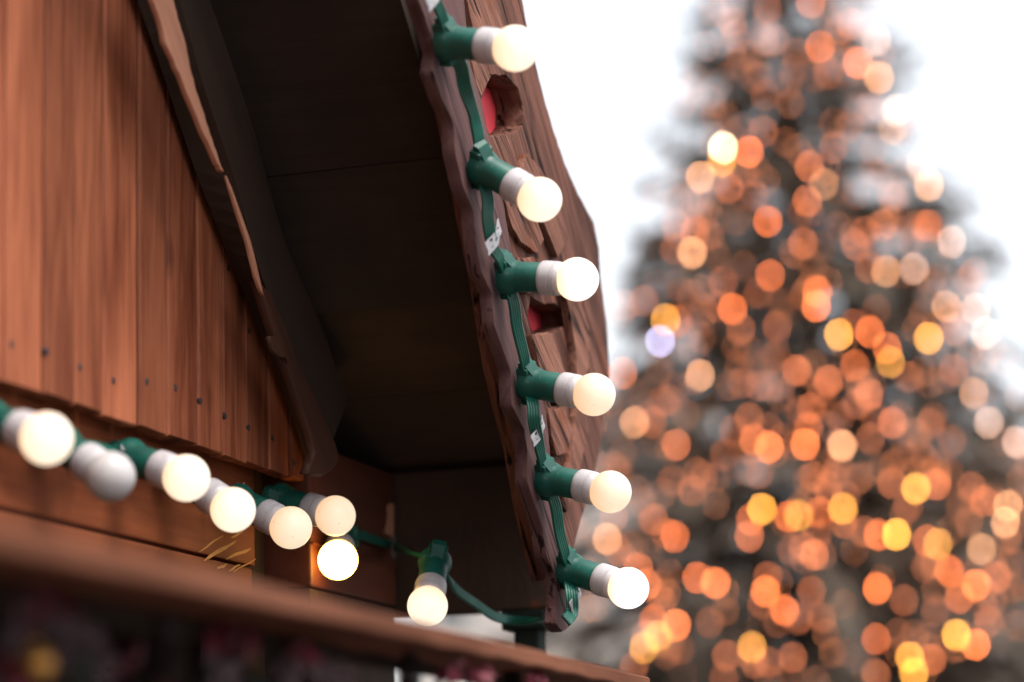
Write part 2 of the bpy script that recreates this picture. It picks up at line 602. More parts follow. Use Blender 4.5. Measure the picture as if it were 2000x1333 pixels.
# rafter lying against the gable under the roof boards
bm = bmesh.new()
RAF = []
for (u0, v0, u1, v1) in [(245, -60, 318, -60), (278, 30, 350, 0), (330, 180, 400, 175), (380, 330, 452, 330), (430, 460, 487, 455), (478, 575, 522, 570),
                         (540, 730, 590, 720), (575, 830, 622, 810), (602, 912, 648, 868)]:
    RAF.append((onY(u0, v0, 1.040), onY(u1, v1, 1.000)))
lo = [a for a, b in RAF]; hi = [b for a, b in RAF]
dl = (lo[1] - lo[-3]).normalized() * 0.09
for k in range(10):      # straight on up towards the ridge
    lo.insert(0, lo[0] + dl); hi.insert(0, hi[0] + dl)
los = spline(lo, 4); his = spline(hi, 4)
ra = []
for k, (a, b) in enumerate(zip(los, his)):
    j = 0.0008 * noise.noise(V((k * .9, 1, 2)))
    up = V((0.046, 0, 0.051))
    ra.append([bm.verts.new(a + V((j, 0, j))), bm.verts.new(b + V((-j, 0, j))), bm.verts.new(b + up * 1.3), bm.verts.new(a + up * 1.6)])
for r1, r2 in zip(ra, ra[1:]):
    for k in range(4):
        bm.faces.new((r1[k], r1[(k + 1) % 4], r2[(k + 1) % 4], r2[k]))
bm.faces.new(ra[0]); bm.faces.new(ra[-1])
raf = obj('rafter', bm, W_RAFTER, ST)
# brown face board of the rafter with its rounded lower end
plate('rafter_face', [(512, 560), (528, 575), (560, 650), (598, 740), (632, 815), (655, 868), (662, 892), (652, 912), (632, 926), (606, 922), (619, 885), (604, 830), (575, 745),
                      (545, 665), (524, 600)], [], 0.985, 0.012, W_RAFT2, raf, bev=0.003, jag=0.0006)
sp_ = plate('pale_splinter', [(296, -10), (336, -10), (348, 40), (360, 75), (371, 130), (384, 180), (404, 240), (418, 285), (436, 336), (426, 320), (400, 262), (372, 195), (345, 130),
                              (324, 84), (316, 44)], [], 0.9835, 0.006, W_RAW, raf, bev=0.0006, jag=0.0011, sub=4)
sp_['label'] = 'long pale strip of torn wood along the rafter'
plate('pale_splinter', [(446, 352), (452, 366), (470, 415), (490, 472), (503, 525), (514, 574), (507, 560), (500, 540), (494, 515), (484, 474), (465, 415)], [], 0.9835, 0.004, W_RAW, raf, bev=0.0006, jag=0.0004)
plate('pale_splinter', [(527, 658), (545, 658), (556, 695), (566, 720), (560, 700), (545, 695), (532, 682)], [], 0.9765, 0.005, W_RAFT2, raf, bev=0.0006, jag=0.0004)

# roof: boards across the slope (seen from below), felt on top
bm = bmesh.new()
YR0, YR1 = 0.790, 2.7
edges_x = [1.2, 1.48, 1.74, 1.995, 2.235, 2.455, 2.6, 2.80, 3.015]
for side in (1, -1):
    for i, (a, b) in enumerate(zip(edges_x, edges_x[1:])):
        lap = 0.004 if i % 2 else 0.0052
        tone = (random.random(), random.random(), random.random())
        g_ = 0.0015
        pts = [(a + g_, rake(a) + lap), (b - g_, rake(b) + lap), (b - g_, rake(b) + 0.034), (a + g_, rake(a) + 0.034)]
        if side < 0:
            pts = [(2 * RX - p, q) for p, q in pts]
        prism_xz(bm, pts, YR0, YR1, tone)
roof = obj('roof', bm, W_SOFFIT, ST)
bm = bmesh.new()
for side in (1, -1):
    for (a, b) in ((1.2, 2.6), (2.6, 3.02)):
        pts = [(a, rake(a) + .036), (b, rake(b) + .036), (b, rake(b) + .05), (a, rake(a) + .05)]
        if side < 0:
            pts = [(2 * RX - p, q) for p, q in pts]
        prism_xz(bm, pts, YR0, YR1)
obj('roofing_felt', bm, ROOFM, roof)
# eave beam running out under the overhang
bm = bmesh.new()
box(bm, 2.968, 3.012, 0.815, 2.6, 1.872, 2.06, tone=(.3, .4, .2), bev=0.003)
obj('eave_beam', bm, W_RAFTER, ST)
bm = bmesh.new()
box(bm, 2.972, 3.008, 0.852, 0.886, 0.0, 1.871, bev=0.004)
box(bm, 2.966, 3.014, 0.842, 0.90, 1.846, 1.8705, bev=0.003)
obj('eave_post', bm, BLACKP, ST)

# bargeboard: a carved board with red-backed cut-outs, and the live-edge board the lamps hang on
A_L = [(812, -30), (818, 0), (838, 60), (851, 105), (846, 140), (862, 190), (886, 240), (890, 300), (905, 365), (924, 410), (929, 470), (940, 530), (962, 575), (966, 635),
       (985, 690), (998, 725), (1000, 790), (1024, 840), (1030, 880), (1030, 940), (1050, 1000), (1060, 1035), (1068, 1085), (1086, 1125), (1090, 1180),
       (1086, 1218), (1099, 1234), (1112, 1222), (1113, 1160)]
A_R = [(1098, 1060), (1090, 1000), (1078, 930), (1074, 880), (1066, 806), (1049, 735), (1030, 675), (1012, 590), (1000, 500), (990, 440), (982, 390), (966, 335), (953, 265), (940, 195), (918, 124),
       (906, 0), (900, -30)]
B_OUT = [(1008, -30), (1020, 0), (1034, 80), (1050, 140), (1062, 190), (1083, 260), (1103, 320), (1130, 380), (1160, 435), (1170, 485), (1173, 540), (1181, 600),
         (1187, 660), (1190, 720), (1185, 790), (1172, 870), (1160, 930), (1140, 1000), (1122, 1060), (1108, 1110)]
B_IN = [(1092, 1130), (1060, 1000), (1040, 880), (1000, 720), (975, 560), (940, 380), (905, 200), (880, 60), (868, -30)]
H1 = [(954, 146), (990, 146), (1012, 172), (1022, 205), (1022, 242), (1006, 262), (975, 266), (958, 268), (948, 240), (938, 205)]
H2 = [(1036, 578), (1062, 592), (1085, 592), (1108, 612), (1110, 635), (1085, 650), (1040, 652), (1030, 620)]
H3 = [(1082, 770), (1100, 776), (1108, 790), (1098, 797), (1076, 796), (1072, 782)]


def warp(co):
    return co


bg = plate('bargeboard', B_OUT + B_IN, [H1, H2, H3], 0.752, 0.034, W_BARGE, ST, bev=0.0009, jag=0.0011, sub=5)
bg['label'] = 'weathered carved bargeboard bulging out against the sky'
eb = plate('edge_board', A_L + A_R, [], 0.737, 0.0145, W_EDGE, bg, bev=0.0008, jag=0.0009, sub=5)
eb['label'] = 'purple-brown live-edge board under the green cable'
plate('red_backing', [(925, 130), (1030, 130), (1045, 290), (960, 290)], [], 0.7864, 0.004, RED, bg, bev=0.0005)
plate('red_backing', [(1010, 560), (1140, 560), (1150, 670), (1030, 670)], [], 0.7864, 0.004, RED, bg, bev=0.0005)
plate('red_backing', [(1060, 755), (1140, 755), (1140, 810), (1065, 810)], [], 0.7864, 0.004, RED, bg, bev=0.0005)
# carved chips standing proud of the board
carv = [
    [(908, -20), (960, -20), (975, 20), (985, 55), (960, 70), (925, 60), (918, 25)],
    [(922, 118), (950, 132), (958, 150), (940, 190), (930, 160)],
    [(952, 268), (990, 264), (1000, 285), (1012, 325), (1000, 345), (972, 330), (962, 300)],
    [(975, 352), (1000, 345), (1040, 400), (1062, 470), (1048, 495), (1018, 470), (1000, 440)],
    [(1012, 505), (1048, 505), (1075, 530), (1060, 570), (1030, 572), (1018, 545)],
    [(1040, 655), (1078, 652), (1090, 690), (1110, 740), (1098, 762), (1070, 765), (1056, 720)],
    [(1072, 800), (1102, 800), (1118, 840), (1110, 885), (1088, 890), (1078, 850)],
    [(1000, 400), (1030, 300), (1055, 330), (1090, 400), (1110, 470), (1090, 500), (1065, 440), (1035, 380)],
    [(1100, 560), (1130, 570), (1150, 640), (1150, 720), (1130, 760), (1125, 680), (1112, 600)],
    [(1125, 800), (1150, 790), (1148, 850), (1130, 930), (1108, 1000), (1100, 960), (1118, 880)],
]
for i, c in enumerate(carv):
    plate('carving', c, [], 0.752 - 0.0075 - 0.0015 * (i % 3), 0.0078 + 0.0015 * (i % 3), W_CARVE, bg, bev=0.0009, jag=0.0012, sub=5)
# mirrored plain bargeboard of the far slope
bm = bmesh.new()
pts = [(RX, rake(RX) + .09), (-0.64, rake(3.02) + 0.07), (-0.64, rake(3.02) - .14), (RX, rake(RX) - .10)]
prism_xz(bm, pts, 0.752, 0.784)
pts = [(RX, rake(RX) + .09), (1.95, rake(1.95) + 0.17), (2.26, rake(2.26) + 0.28), (2.36, 2.75), (2.2, 2.45), (RX, rake(RX) - .10)]
o_ = obj('bargeboard', bm, W_BARGE, ST)

# counter canopy: the board edge in the foreground
bm = bmesh.new()
n = 90
x0, x1 = 0.62, 2.603
rows = []
for k in range(n + 1):
    xx = x0 + (x1 - x0) * k / n
    zt = 1.7670 - 0.0076 * (xx - 1.127)
    u = xx * 17.0
    th = 0.0150
    sc = abs(math.sin(math.pi * u / 2.0)) if xx > 1.8 else 0.6
    zb = zt - th - (0.0022 * (1 - sc) if xx > 1.7 else 0) + 0.0006 * noise.noise(V((xx * 12, 0, 0)))
    w = 0.0005 * noise.noise(V((xx * 8, 3, 0)))
    zt2 = zt + 0.0004 * noise.noise(V((xx * 15, 7, 0)))
    rows.append([bm.verts.new((xx, 0.622 + w, zb)), bm.verts.new((xx, 0.6205 + w, zb + 0.002)), bm.verts.new((xx, 0.6205 + w, zt2 - 0.002)),
                 bm.verts.new((xx, 0.623 + w, zt2)), bm.verts.new((xx, 0.700, zt + 0.002)), bm.verts.new((xx, 0.700, zb + 0.002))])
for r1, r2 in zip(rows, rows[1:]):
    for k in range(6):
        bm.faces.new((r1[k], r1[(k + 1) % 6], r2[(k + 1) % 6], r2[k]))
bm.faces.new(rows[0]); bm.faces.new(rows[-1])
cb = obj('canopy_board', bm, W_RAIL, ST)
cb['label'] = 'sloping brown canopy edge board crossing the foreground'
bm = bmesh.new()
prism = [(0.7005, 1.735), (0.7005, 1.757), (1.0795, 1.853), (1.0795, 1.826)]
a = [bm.verts.new((0.5, y, z)) for y, z in prism]; b = [bm.verts.new((2.58, y, z)) for y, z in prism]
bm.faces.new(a); bm.faces.new(b)
for k in range(4):
    bm.faces.new((a[k], a[(k + 1) % 4], b[(k + 1) % 4], b[k]))
obj('canopy_roof', bm, W_INNER, ST)
# counter, back and end walls: the dark inside of the stall
bm = bmesh.new()
box(bm, -0.45, 2.66, 2.45, 2.50, 0.0, 2.3)
obj('back_wall', bm, W_INNER, ST)
bm = bmesh.new()
box(bm, 2.60, 2.655, 1.161, 2.449, 0.0, 2.2)
obj('end_wall', bm, W_INNER, ST)
bm = bmesh.new()
box(bm, -0.45, -0.40, 1.161, 2.449, 0.0, 2.2)
obj('end_wall', bm, W_INNER, ST)
bm = bmesh.new()
box(bm, -0.45, 2.587, 1.05, 1.099, 0.0, 0.95)
box(bm, -0.45, 2.587, 0.85, 1.20, 0.952, 0.985, bev=0.004)
obj('counter', bm, W_BEAM, ST)
bm = bmesh.new()
box(bm, -0.39, 2.59, 1.21, 2.44, 2.14, 2.16)
obj('ceiling', bm, W_INNER, ST)

# ------------------------------------------------------------------ festoon lamps
lb = bmesh.new()
lathe(lb, [(-0.004, 0.0), (-0.004, 0.0195), (0.003, 0.0205), (0.009, 0.0190), (0.014, 0.0172), (0.018, 0.0166), (0.043, 0.0166), (0.0445, 0.0160), (0.0445, 0.0)], 32)
# cable saddle along local X
fs = box(lb, -0.024, 0.024, -0.0115, 0.0115, -0.007, 0.008, bev=0.003)
# strain-relief wings
w = [(-0.0155, -0.0075, 0.0135), (-0.0155, 0.0075, 0.0135), (-0.029, 0.0075, 0.003), (-0.029, -0.0075, 0.003)]
q = [(-0.012, -0.0085, -0.004), (-0.012, 0.0085, -0.004), (-0.030, 0.008, -0.004), (-0.030, -0.008, -0.004)]
vs = [lb.verts.new(p) for p in w] + [lb.verts.new(p) for p in q]
for f in ((0, 1, 2, 3), (4, 7, 6, 5), (0, 4, 5, 1), (1, 5, 6, 2), (2, 6, 7, 3), (3, 7, 4, 0)):
    lb.faces.new([vs[i] for i in f])
bmesh.ops.recalc_face_normals(lb, faces=lb.faces)
me_socket = bpy.data.meshes.new('socket'); lb.to_mesh(me_socket); lb.free()
lb = bmesh.new()
lathe(lb, [(0.0425, 0.0), (0.0425, 0.0175), (0.0440, 0.0186), (0.0470, 0.0189), (0.0555, 0.0187), (0.0558, 0.0182), (0.0563, 0.0182), (0.0566, 0.0187),
           (0.0600, 0.0187), (0.0603, 0.0180), (0.0608, 0.0180), (0.0611, 0.0186), (0.0660, 0.0178), (0.0670, 0.0168), (0.0670, 0.0)], 36)
bmesh.ops.recalc_face_normals(lb, faces=lb.faces)
me_cap = bpy.data.meshes.new('lamp_cap'); lb.to_mesh(me_cap); lb.free()
lb = bmesh.new()
R = 0.0236; zc = 0.0835
prof = [(0.0655, 0.0155)]
for k in range(3, 25):
    a = math.pi * (k / 24)
    z = zc - R * math.cos(a); r = R * math.sin(a)
    if z > 0.0665:
        prof.append((z, r if k < 24 else 0))
lathe(lb, prof, 40)
bmesh.ops.recalc_face_normals(lb, faces=lb.faces)
me_globe = bpy.data.meshes.new('globe'); lb.to_mesh(me_globe); lb.free()
for me, m in ((me_socket, GREEN), (me_cap, WHITE), (me_globe, WHITE)):
    me.materials.append(m)
    for p in me.polygons:
        p.use_smooth = True
me_socket.set_sharp_from_angle(angle=math.radians(35))
me_cap.set_sharp_from_angle(angle=math.radians(40))

GM = {
    'warm': globe_mat('lamp_globe_warm', (1.0, 0.56, 0.28), (1.0, 0.78, 0.54), 0.44),
    'bright': globe_mat('lamp_globe_bright', (1.0, 0.57, 0.30), (1.0, 0.82, 0.62), 0.58),
    'white': globe_mat('lamp_globe_white', (1.0, 0.62, 0.28), (1.0, 0.94, 0.86), 0.75),
    'hot': globe_mat('lamp_globe_hot', (1.0, 0.50, 0.09), (1.0, 0.62, 0.14), 6.5),
    'off': globe_mat('lamp_globe_off', (1.0, 0.8, 0.7), (1.0, 0.9, 0.9), 0.0, body=(0.50, 0.47, 0.465)),
}
LAMPS = []
first = [True]


def lamp(base, gpx, cord_dir, kind, label, group, plen=0.0835, mode='near'):
    """base: 3D foot on the cable; gpx: where the globe's centre is seen"""
    d = ray(*gpx)
    # the point on the sight line at lamp length from the base
    e = EYE - base
    A = d.dot(d); B = 2 * d.dot(e); Cc = e.dot(e) - plen * plen
    disc = B * B - 4 * A * Cc
    if disc <= 0:
        t = -B / (2 * A)
    else:
        t = (-B - math.sqrt(disc)) / (2 * A) if mode == 'near' else (-B + math.sqrt(disc)) / (2 * A)
    gpos = EYE + d * t
    axis = (gpos - base).normalized()
    if disc <= 0:
        base = gpos - axis * plen
    xd = cord_dir - axis * cord_dir.dot(axis)
    xd.normalize()
    yd = axis.cross(xd)
    mt = Matrix((xd, yd, axis)).transposed().to_4x4()
    mt.translation = base
    root = bpy.data.objects.new('festoon_lamp', None)
    COL.objects.link(root)
    root.empty_display_size = 0.03
    root.matrix_world = mt
    tag(root, label, 'festoon lamp', group)
    for nm, me in (('socket', me_socket), ('lamp_cap', me_cap), ('globe', me_globe)):
        o = bpy.data.objects.new(nm, me)
        COL.objects.link(o)
        o.parent = root
        if nm == 'globe':
            o.material_slots[0].link = 'OBJECT'
            o.material_slots[0].material = GM[kind]
            if kind == 'off':
                o['label'] = 'grey unlit globe'
    LAMPS.append((root, base, gpos, axis))
    return base, gpos


GE = 'festoon lamps hanging on the bargeboard'
GB = 'festoon lamps along the tie beam'
YB = 0.7255
barge_lamps = [
    ((872, 82), (1006, 95), 'bright', 'topmost festoon lamp on the bargeboard, soft-edged cream globe near the top'),
    ((938, 325), (1054, 390), 'bright', 'festoon lamp tilting down, second from the top on the bargeboard'),
    ((988, 540), (1127, 546), 'white', 'brightest white lamp sticking out level just below the upper zinc strap'),
    ((1032, 748), (1160, 771), 'warm', 'pale cream lamp between the lower red cut-out and the lower zinc strap'),
    ((1068, 935), (1192, 961), 'warm', 'cream lamp just below the lower zinc strap on the bargeboard'),
    ((1110, 1112), (1227, 1149), 'white', 'lowest lamp on the bargeboard, glaring white over the board tip'),
]
slope_dir = V((0.66, 0, -0.75))
bases = []
for bpx, gpx, kd, lab in barge_lamps:
    b_, g_ = lamp(onY(*bpx, YB), gpx, slope_dir, kd, lab, GE)
    bases.append(b_)
beam_lamps = [
    ((-22, 822), (91, 857), 'bright', 1.062, 'largest blurred glowing lamp at the left end of the tie beam'),
    ((118, 868), (215, 931), 'off', 1.058, 'unlit grey-white lamp, the only dark one on the tie beam'),
    ((250, 893), (364, 934), 'bright', 1.062, 'glowing lamp with a dark scuff on its cap, right of the unlit lamp'),
    ((352, 932), (455, 996), 'bright', 1.058, 'glowing lamp tilting down over the torn grain with lamplight painted in gold'),
    ((462, 978), (568, 1031), 'warm', 1.058, 'peach lamp with dirt specks on its globe, left of the stacked pair'),
    ((545, 976), (655, 1008), 'warm', 1.062, 'cream lamp sticking out just above the glaring yellow-rimmed lamp'),
    ((668, 1040), (660, 1094), 'hot', 1.030, 'glaring white lamp with a yellow rim, pointing at the viewer'),
]
xdir = V((1, 0, -0.05))
bbases = []
for bpx, gpx, kd, yy, lab in beam_lamps:
    b_, g_ = lamp(onY(*bpx, yy), gpx, xdir, kd, lab, GB, mode='near')
    bbases.append(b_)
b8, g8 = lamp(at(850, 1098, 2.86), (835, 1184), V((0.9, 0.35, 0)), 'bright', 'lamp hanging straight down from the cable under the dark eaves', GB)

# ------------------------------------------------------------------ cables


def ribbon(name, pts, normals, width, label, m=GREENC, ridges=5, th=0.0022, n=10):
    P = spline(pts, n)
    Nn = spline(normals, n)
    bm = bmesh.new()
    prev = None
    k = ridges * 4
    for i, p in enumerate(P):
        t = (P[min(i + 1, len(P) - 1)] - P[max(i - 1, 0)]).normalized()
        nn = Nn[i].copy()
        nn -= t * nn.dot(t); nn.normalize()
        s = t.cross(nn)
        wv = width * (1 + 0.06 * noise.noise(p * 30))
        ring = []
        for j in range(k + 1):
            f = j / k
            h = th * (0.55 + 0.45 * abs(math.sin(math.pi * f * ridges)))
            ring.append(bm.verts.new(p + s * (wv * (f - .5)) + nn * h))
        for j in range(k, -1, -1):
            f = j / k
            h = th * (0.55 + 0.45 * abs(math.sin(math.pi * f * ridges)))
            ring.append(bm.verts.new(p + s * (wv * (f - .5)) - nn * h))
        if prev:
            q = len(ring)
            for j in range(q):
                bm.faces.new((prev[j], prev[(j + 1) % q], ring[(j + 1) % q], ring[j]))
        else:
            bm.faces.new(ring)
        prev = ring
    bm.faces.new(prev)
    return tag(obj(name, bm, m, None, smooth=True), label, 'cable')


fr = V((-0.62, -0.78, 0.0))
tw = V((-0.95, -0.3, -0.2))
bp = [((836, -40), 0), ((850, 0), 0), ((866, 40), 0), ('L', 0), ((899, 128), 1), ((908, 170), 1), ((925, 225), 0), ((936, 282), 0), ('L', 1), ((952, 385), 0), ((953, 430), 0),
      ((962, 480), 0), ((977, 508), 0), ('L', 2), ((1003, 590), 0), ((1010, 640), 0), ((1024, 700), 0), ('L', 3), ((1041, 792), 1), ((1044, 830), 1), ((1055, 880), 0), ('L', 4), ((1084, 985), 0),
      ((1093, 1040), 0), ((1104, 1085), 0), ('L', 5), ((1116, 1160), 1), ((1117, 1195), 1), ((1106, 1212), 1)]
pts, nor = [], []
for it, twist in bp:
    if it == 'L':
        p = bases[twist] + V((0, 0.0015, 0)); nn = fr
    else:
        sag = 0.008 if twist else 0.005
        p = onY(*it, YB - sag); nn = tw if twist else fr
    pts.append(p); nor.append(nn)
ribbon('light_cable', pts, nor, 0.0145, 'green flat ribbed cable running down the bargeboard between its lamps')
pts, nor = [], []
fb = V((-0.1, -0.8, 0.55))
pts.append(bbases[0] + V((-0.25, 0, 0.02))); nor.append(fb)
for i, b_ in enumerate(bbases):
    pts.append(b_ + V((0, 0.001, 0))); nor.append(fb)
    if i < len(bbases) - 1:
        mid = (b_ + bbases[i + 1]) / 2 + V((0, -0.003, 0.004 if i % 2 else -0.004))
        pts.append(mid); nor.append(fb)
for (u, v, yy) in [(705, 1046, 1.031), (735, 1056, 1.032), (768, 1066, 1.030)]:
    pts.append(onY(u, v, yy)); nor.append(V((-0.1, -0.95, 0.3)))
pts.append(at(808, 1082, 2.92)); nor.append(V((-0.5, -0.6, 0.5)))
pts.append(b8 + V((0, 0, 0.002))); nor.append(V((-0.2, -0.3, 0.9)))
for (u, v, dd) in [(890, 1150, 2.90), (930, 1180, 2.93), (965, 1204, 2.95), (1000, 1212, 2.96), (1050, 1214, 2.93), (1085, 1212, 2.86)]:
    pts.append(at(u, v, dd)); nor.append(V((-0.6, -0.5, 0.3)))
pts.append(onY(1100, 1214, 0.765)); nor.append(V((-0.6, -0.5, 0.3)))
ribbon('light_cable', pts, nor, 0.0125, 'green flat cable along the tie beam, round the corner post and under the eaves')

# perforated zinc straps holding the cables


def strap(pxs, holes, Y, label):
    o = plate('zinc_strap', pxs, holes, Y, 0.0012, ZINC, None, bev=0.0002, sub=1)
    # bend over the cable
    c = sum((v.co for v in o.data.vertices), V()) / len(o.data.vertices)
    ax = V((0.55, 0, 0.83))
    for v in o.data.vertices:
        s = (v.co - c).dot(ax)
        v.co.y += 110 * 0.0035 * (s * s) * 40 * 0.06 - 0.004
    return tag(o, label, 'strap', 'zinc straps over the cable')


def ell(cx, cy, rx, ry, n=9, a=0.35):
    return [(cx + rx * math.cos(2 * math.pi * i / n) * math.cos(a) - ry * math.sin(2 * math.pi * i / n) * math.sin(a),
             cy + rx * math.cos(2 * math.pi * i / n) * math.sin(a) + ry * math.sin(2 * math.pi * i / n) * math.cos(a)) for i in range(n)]


def strap_at(cx, cy, s, label, Y=0.7195):
    o_ = [(-15, 8), (-10, 0), (5, -16), (8, -36), (10, -40), (12, -28), (16, -16), (14, -9), (11, -6), (10, 6), (8, 12), (0, 22), (-9, 33), (-10, 22), (-14, 14)]
    h_ = [ell(-5, 2, 2.6, 4.2), ell(5, 0, 2.2, 5.0), ell(8, -21, 1.8, 4.2), ell(-2, 15, 1.3, 2.4), ell(10, -10, 0.9, 2.0)]
    return strap([(cx + a * s, cy + b * s) for a, b in o_], [[(cx + a * s, cy + b * s) for a, b in h] for h in h_], Y, label)


strap_at(958, 468, 1.0, 'perforated zinc strap over the cable above the brightest white lamp')
strap_at(1045, 846, 0.86, 'small perforated zinc strap over the cable below the pale cream lamp')
strap_at(842, -8, 1.0, 'perforated zinc strap cut off by the top of the picture')
strap_at(1118, 1172, 0.75, 'bent zinc strap at the lower tip of the bargeboard')


def small_clip(u, v, label):
    pts_ = [(-9, 6), (-8, -8), (-4, -2), (0, 2), (4, -4), (7, -9), (9, 6), (5, 5), (2, 0), (0, 7), (-4, 4)]
    o = plate('cable_clip', [(u + a * 0.8, v + b * 0.8) for a, b in pts_], [], 1.055, 0.0015, ZINC, None, bev=0.0003, sub=1)
    tag(o, label, 'clip', 'tin clips on the beam cable')


small_clip(245, 876, 'bent tin clip on the beam cable above the unlit lamp')
small_clip(472, 950, 'M-shaped tin clip on the beam cable above the torn grain with lamplight painted in gold')
small_clip(560, 968, 'dull tin clip beside the filler board next to the corner post')
cl = plate('cable_clip', [(766, 1050), (772, 1049), (775, 1062), (774, 1085), (770, 1094), (766, 1082), (768, 1066)], [], 1.022, 0.0015, plain('dull_tin', (0.10, 0.09, 0.085), 0.5, 0.3, 80, metal=0.4), None,
           bev=0.0003, sub=1)
tag(cl, 'dull tin clip on the right edge of the corner post', 'clip', 'tin clips on the beam cable')

# ------------------------------------------------------------------ garland under the canopy board
rg = random.Random(5)


def leaf(bm, p, L_, W_, d, n_):
    s = d.cross(n_).normalized() * W_
    n_ = s.cross(d).normalized()
    ps = [p, p + d * L_ * .35 + s * .5 + n_ * L_ * .08, p + d * L_ * .75 + s * .35, p + d * L_ - n_ * L_ * .1, p + d * L_ * .75 - s * .35, p + d * L_ * .35 - s * .5 + n_ * L_ * .08]
    vs = [bm.verts.new(q) for q in ps]
    mid = bm.verts.new(p + d * L_ * .5 - n_ * L_ * .05)
    for i in range(6):
        bm.faces.new((vs[i], vs[(i + 1) % 6], mid))


def rdir(r):
    while True:
        v = V((r.uniform(-1, 1), r.uniform(-1, 1), r.uniform(-1, 1)))
        if 0.05 < v.length < 1:
            return v.normalized()


GA = thing('leaf_garland', (1.46, 0.72, 1.735), 'dark garland of dusty mauve and crimson leaves hanging under the canopy board', 'garland')
bs = bmesh.new()
stem = []
for i in range(24):
    xx = 0.96 + i * 0.052
    stem.append(V((xx, 0.735 + 0.013 * math.sin(i * 1.3), 1.713 + 0.007 * math.sin(i * .9))))
tube(bs, spline(stem, 3), 0.004, 6)
obj('stem', bs, DLEAF, GA)
b1, b2, b3 = bmesh.new(), bmesh.new(), bmesh.new()
for i in range(520):
    xx = rg.uniform(0.98, 2.18)
    sp = 1.1 if xx < 1.75 else 0.6
    p = V((xx, 0.735 + rg.gauss(0, 0.016), 1.708 + rg.gauss(0, 0.014) - 0.012 * rg.random()))
    d = (rdir(rg) + V((0, -0.2, -0.7))).normalized()
    c = noise.noise(V((xx * 9, 1.7, 0)))
    tgt = b3
    q = rg.random()
    if c > 0.12 and q < 0.62:
        tgt = b1
    elif c < -0.12 and q < 0.45:
        tgt = b2
    leaf(tgt, p, rg.uniform(0.018, 0.040) * sp, rg.uniform(0.008, 0.016) * sp, d, rdir(rg))
for (u, v0, v1, dd, tgt, wd) in [(25, 1165, 1240, 1.30, b1, .010), (95, 1165, 1225, 1.34, b1, .012), (148, 1180, 1270, 1.38, b1, .012), (185, 1215, 1300, 1.40, b1, .010), (188, 1290, 1345, 1.40, b1, .012),
                                 (20, 1290, 1340, 1.3, b2, .010), (60, 1150, 1185, 1.32, b2, .012), (105, 1150, 1175, 1.34, b2, .010), (430, 1215, 1235, 1.55, b2, .02), (480, 1228, 1245, 1.6, b2, .02), (590, 1250, 1275, 1.65, b2, .016),
                                 (425, 1245, 1310, 1.55, b1, .010), (560, 1265, 1330, 1.62, b1, .010), (620, 1300, 1340, 1.66, b1, .014), (655, 1290, 1330, 1.68, b1, .010), (880, 1292, 1312, 1.86, b2, .012), (930, 1302, 1315, 1.9, b2, .012),
                                 (1040, 1318, 1332, 2.05, b2, .02)]:
    for q in range(16):
        f = rg.random()
        p = at(u + rg.gauss(0, 6), v0 + (v1 - v0) * f, dd * 1.11 + rg.gauss(0, .012))
        leaf(tgt, p, rg.uniform(.012, .022), wd * rg.uniform(.5, .9), (rdir(rg) * .7 + V((0, -.2, -.6))).normalized(), (V((-.5, -1, 0.2)) + rdir(rg) * .6).normalized())
obj('mauve_leaves', b1, FROST, GA, recalc=False)
obj('crimson_leaves', b2, BERRY, GA, recalc=False)
obj('dark_leaves', b3, DLEAF, GA, recalc=False)


def pine_cone(p, s, label):
    t = thing('pine_cone', p, label, 'pine cone', 'pine cones in the garland')
    bm = bmesh.new()
    for k in range(70):
        f = k / 70
        z = -s * (f * 2 - 1)
        r = s * 0.62 * math.sqrt(max(0.03, 1 - (f * 1.7 - 0.75) ** 2))
        a = k * 2.39996
        o = V((math.cos(a), math.sin(a), 0))
        leaf(bm, p + V((0, 0, z)) + o * r * .3, s * .75, s * .5, (o + V((0, 0, -0.35))).normalized(), V((0, 0, 1)))
    obj('scales', bm, CONE, t, recalc=False)
    bm = bmesh.new()
    tube(bm, [p + V((0, 0, s * 1.6)), p + V((0, 0, -s))], s * .3, 8)
    obj('core', bm, CONE, t)


pine_cone(at(800, 1312, 2.02), 0.014, 'dark pine cone hanging under the canopy board left of the pale gap')
pine_cone(at(1000, 1322, 2.30), 0.012, 'dark pine cone at the thin right end of the garland')
pine_cone(at(330, 1290, 1.63), 0.016, 'dark pine cone in the deep shade left of the garland middle')


def bauble(p, r, label):
    t = thing('bauble', p, label, 'bauble')
    bm = bmesh.new()
    lathe(bm, [(r * math.cos(math.pi * k / 16), (r * math.sin(math.pi * k / 16)) if 0 < k < 16 else 0) for k in range(17)], 24, Matrix.Translation(p))
    obj('ball', bm, GOLD, t, smooth=True)
    bm = bmesh.new()
    lathe(bm, [(r * .93, 0), (r * .93, r * .28), (r * 1.2, r * .28), (r * 1.2, 0)], 16, Matrix.Translation(p))
    tube(bm, [p + V((0, 0, r * 1.2)), p + V((0, 0, r * 1.5)), p + V((0, 0.002, r * 3.2))], r * .05, 6)
    obj('cap', bm, GOLD, t, smooth=False)


bauble(at(66, 1300, 1.50), 0.0130, 'small blurred gold bauble in the lower left corner')

# ------------------------------------------------------------------ Christmas tree
DT = 20.0
tp = at(1585, 900, DT)
TX, TY = tp.x, tp.y
APEX = 10.5


def crad(z):
    return max(0.0, (APEX - z) * 0.355)


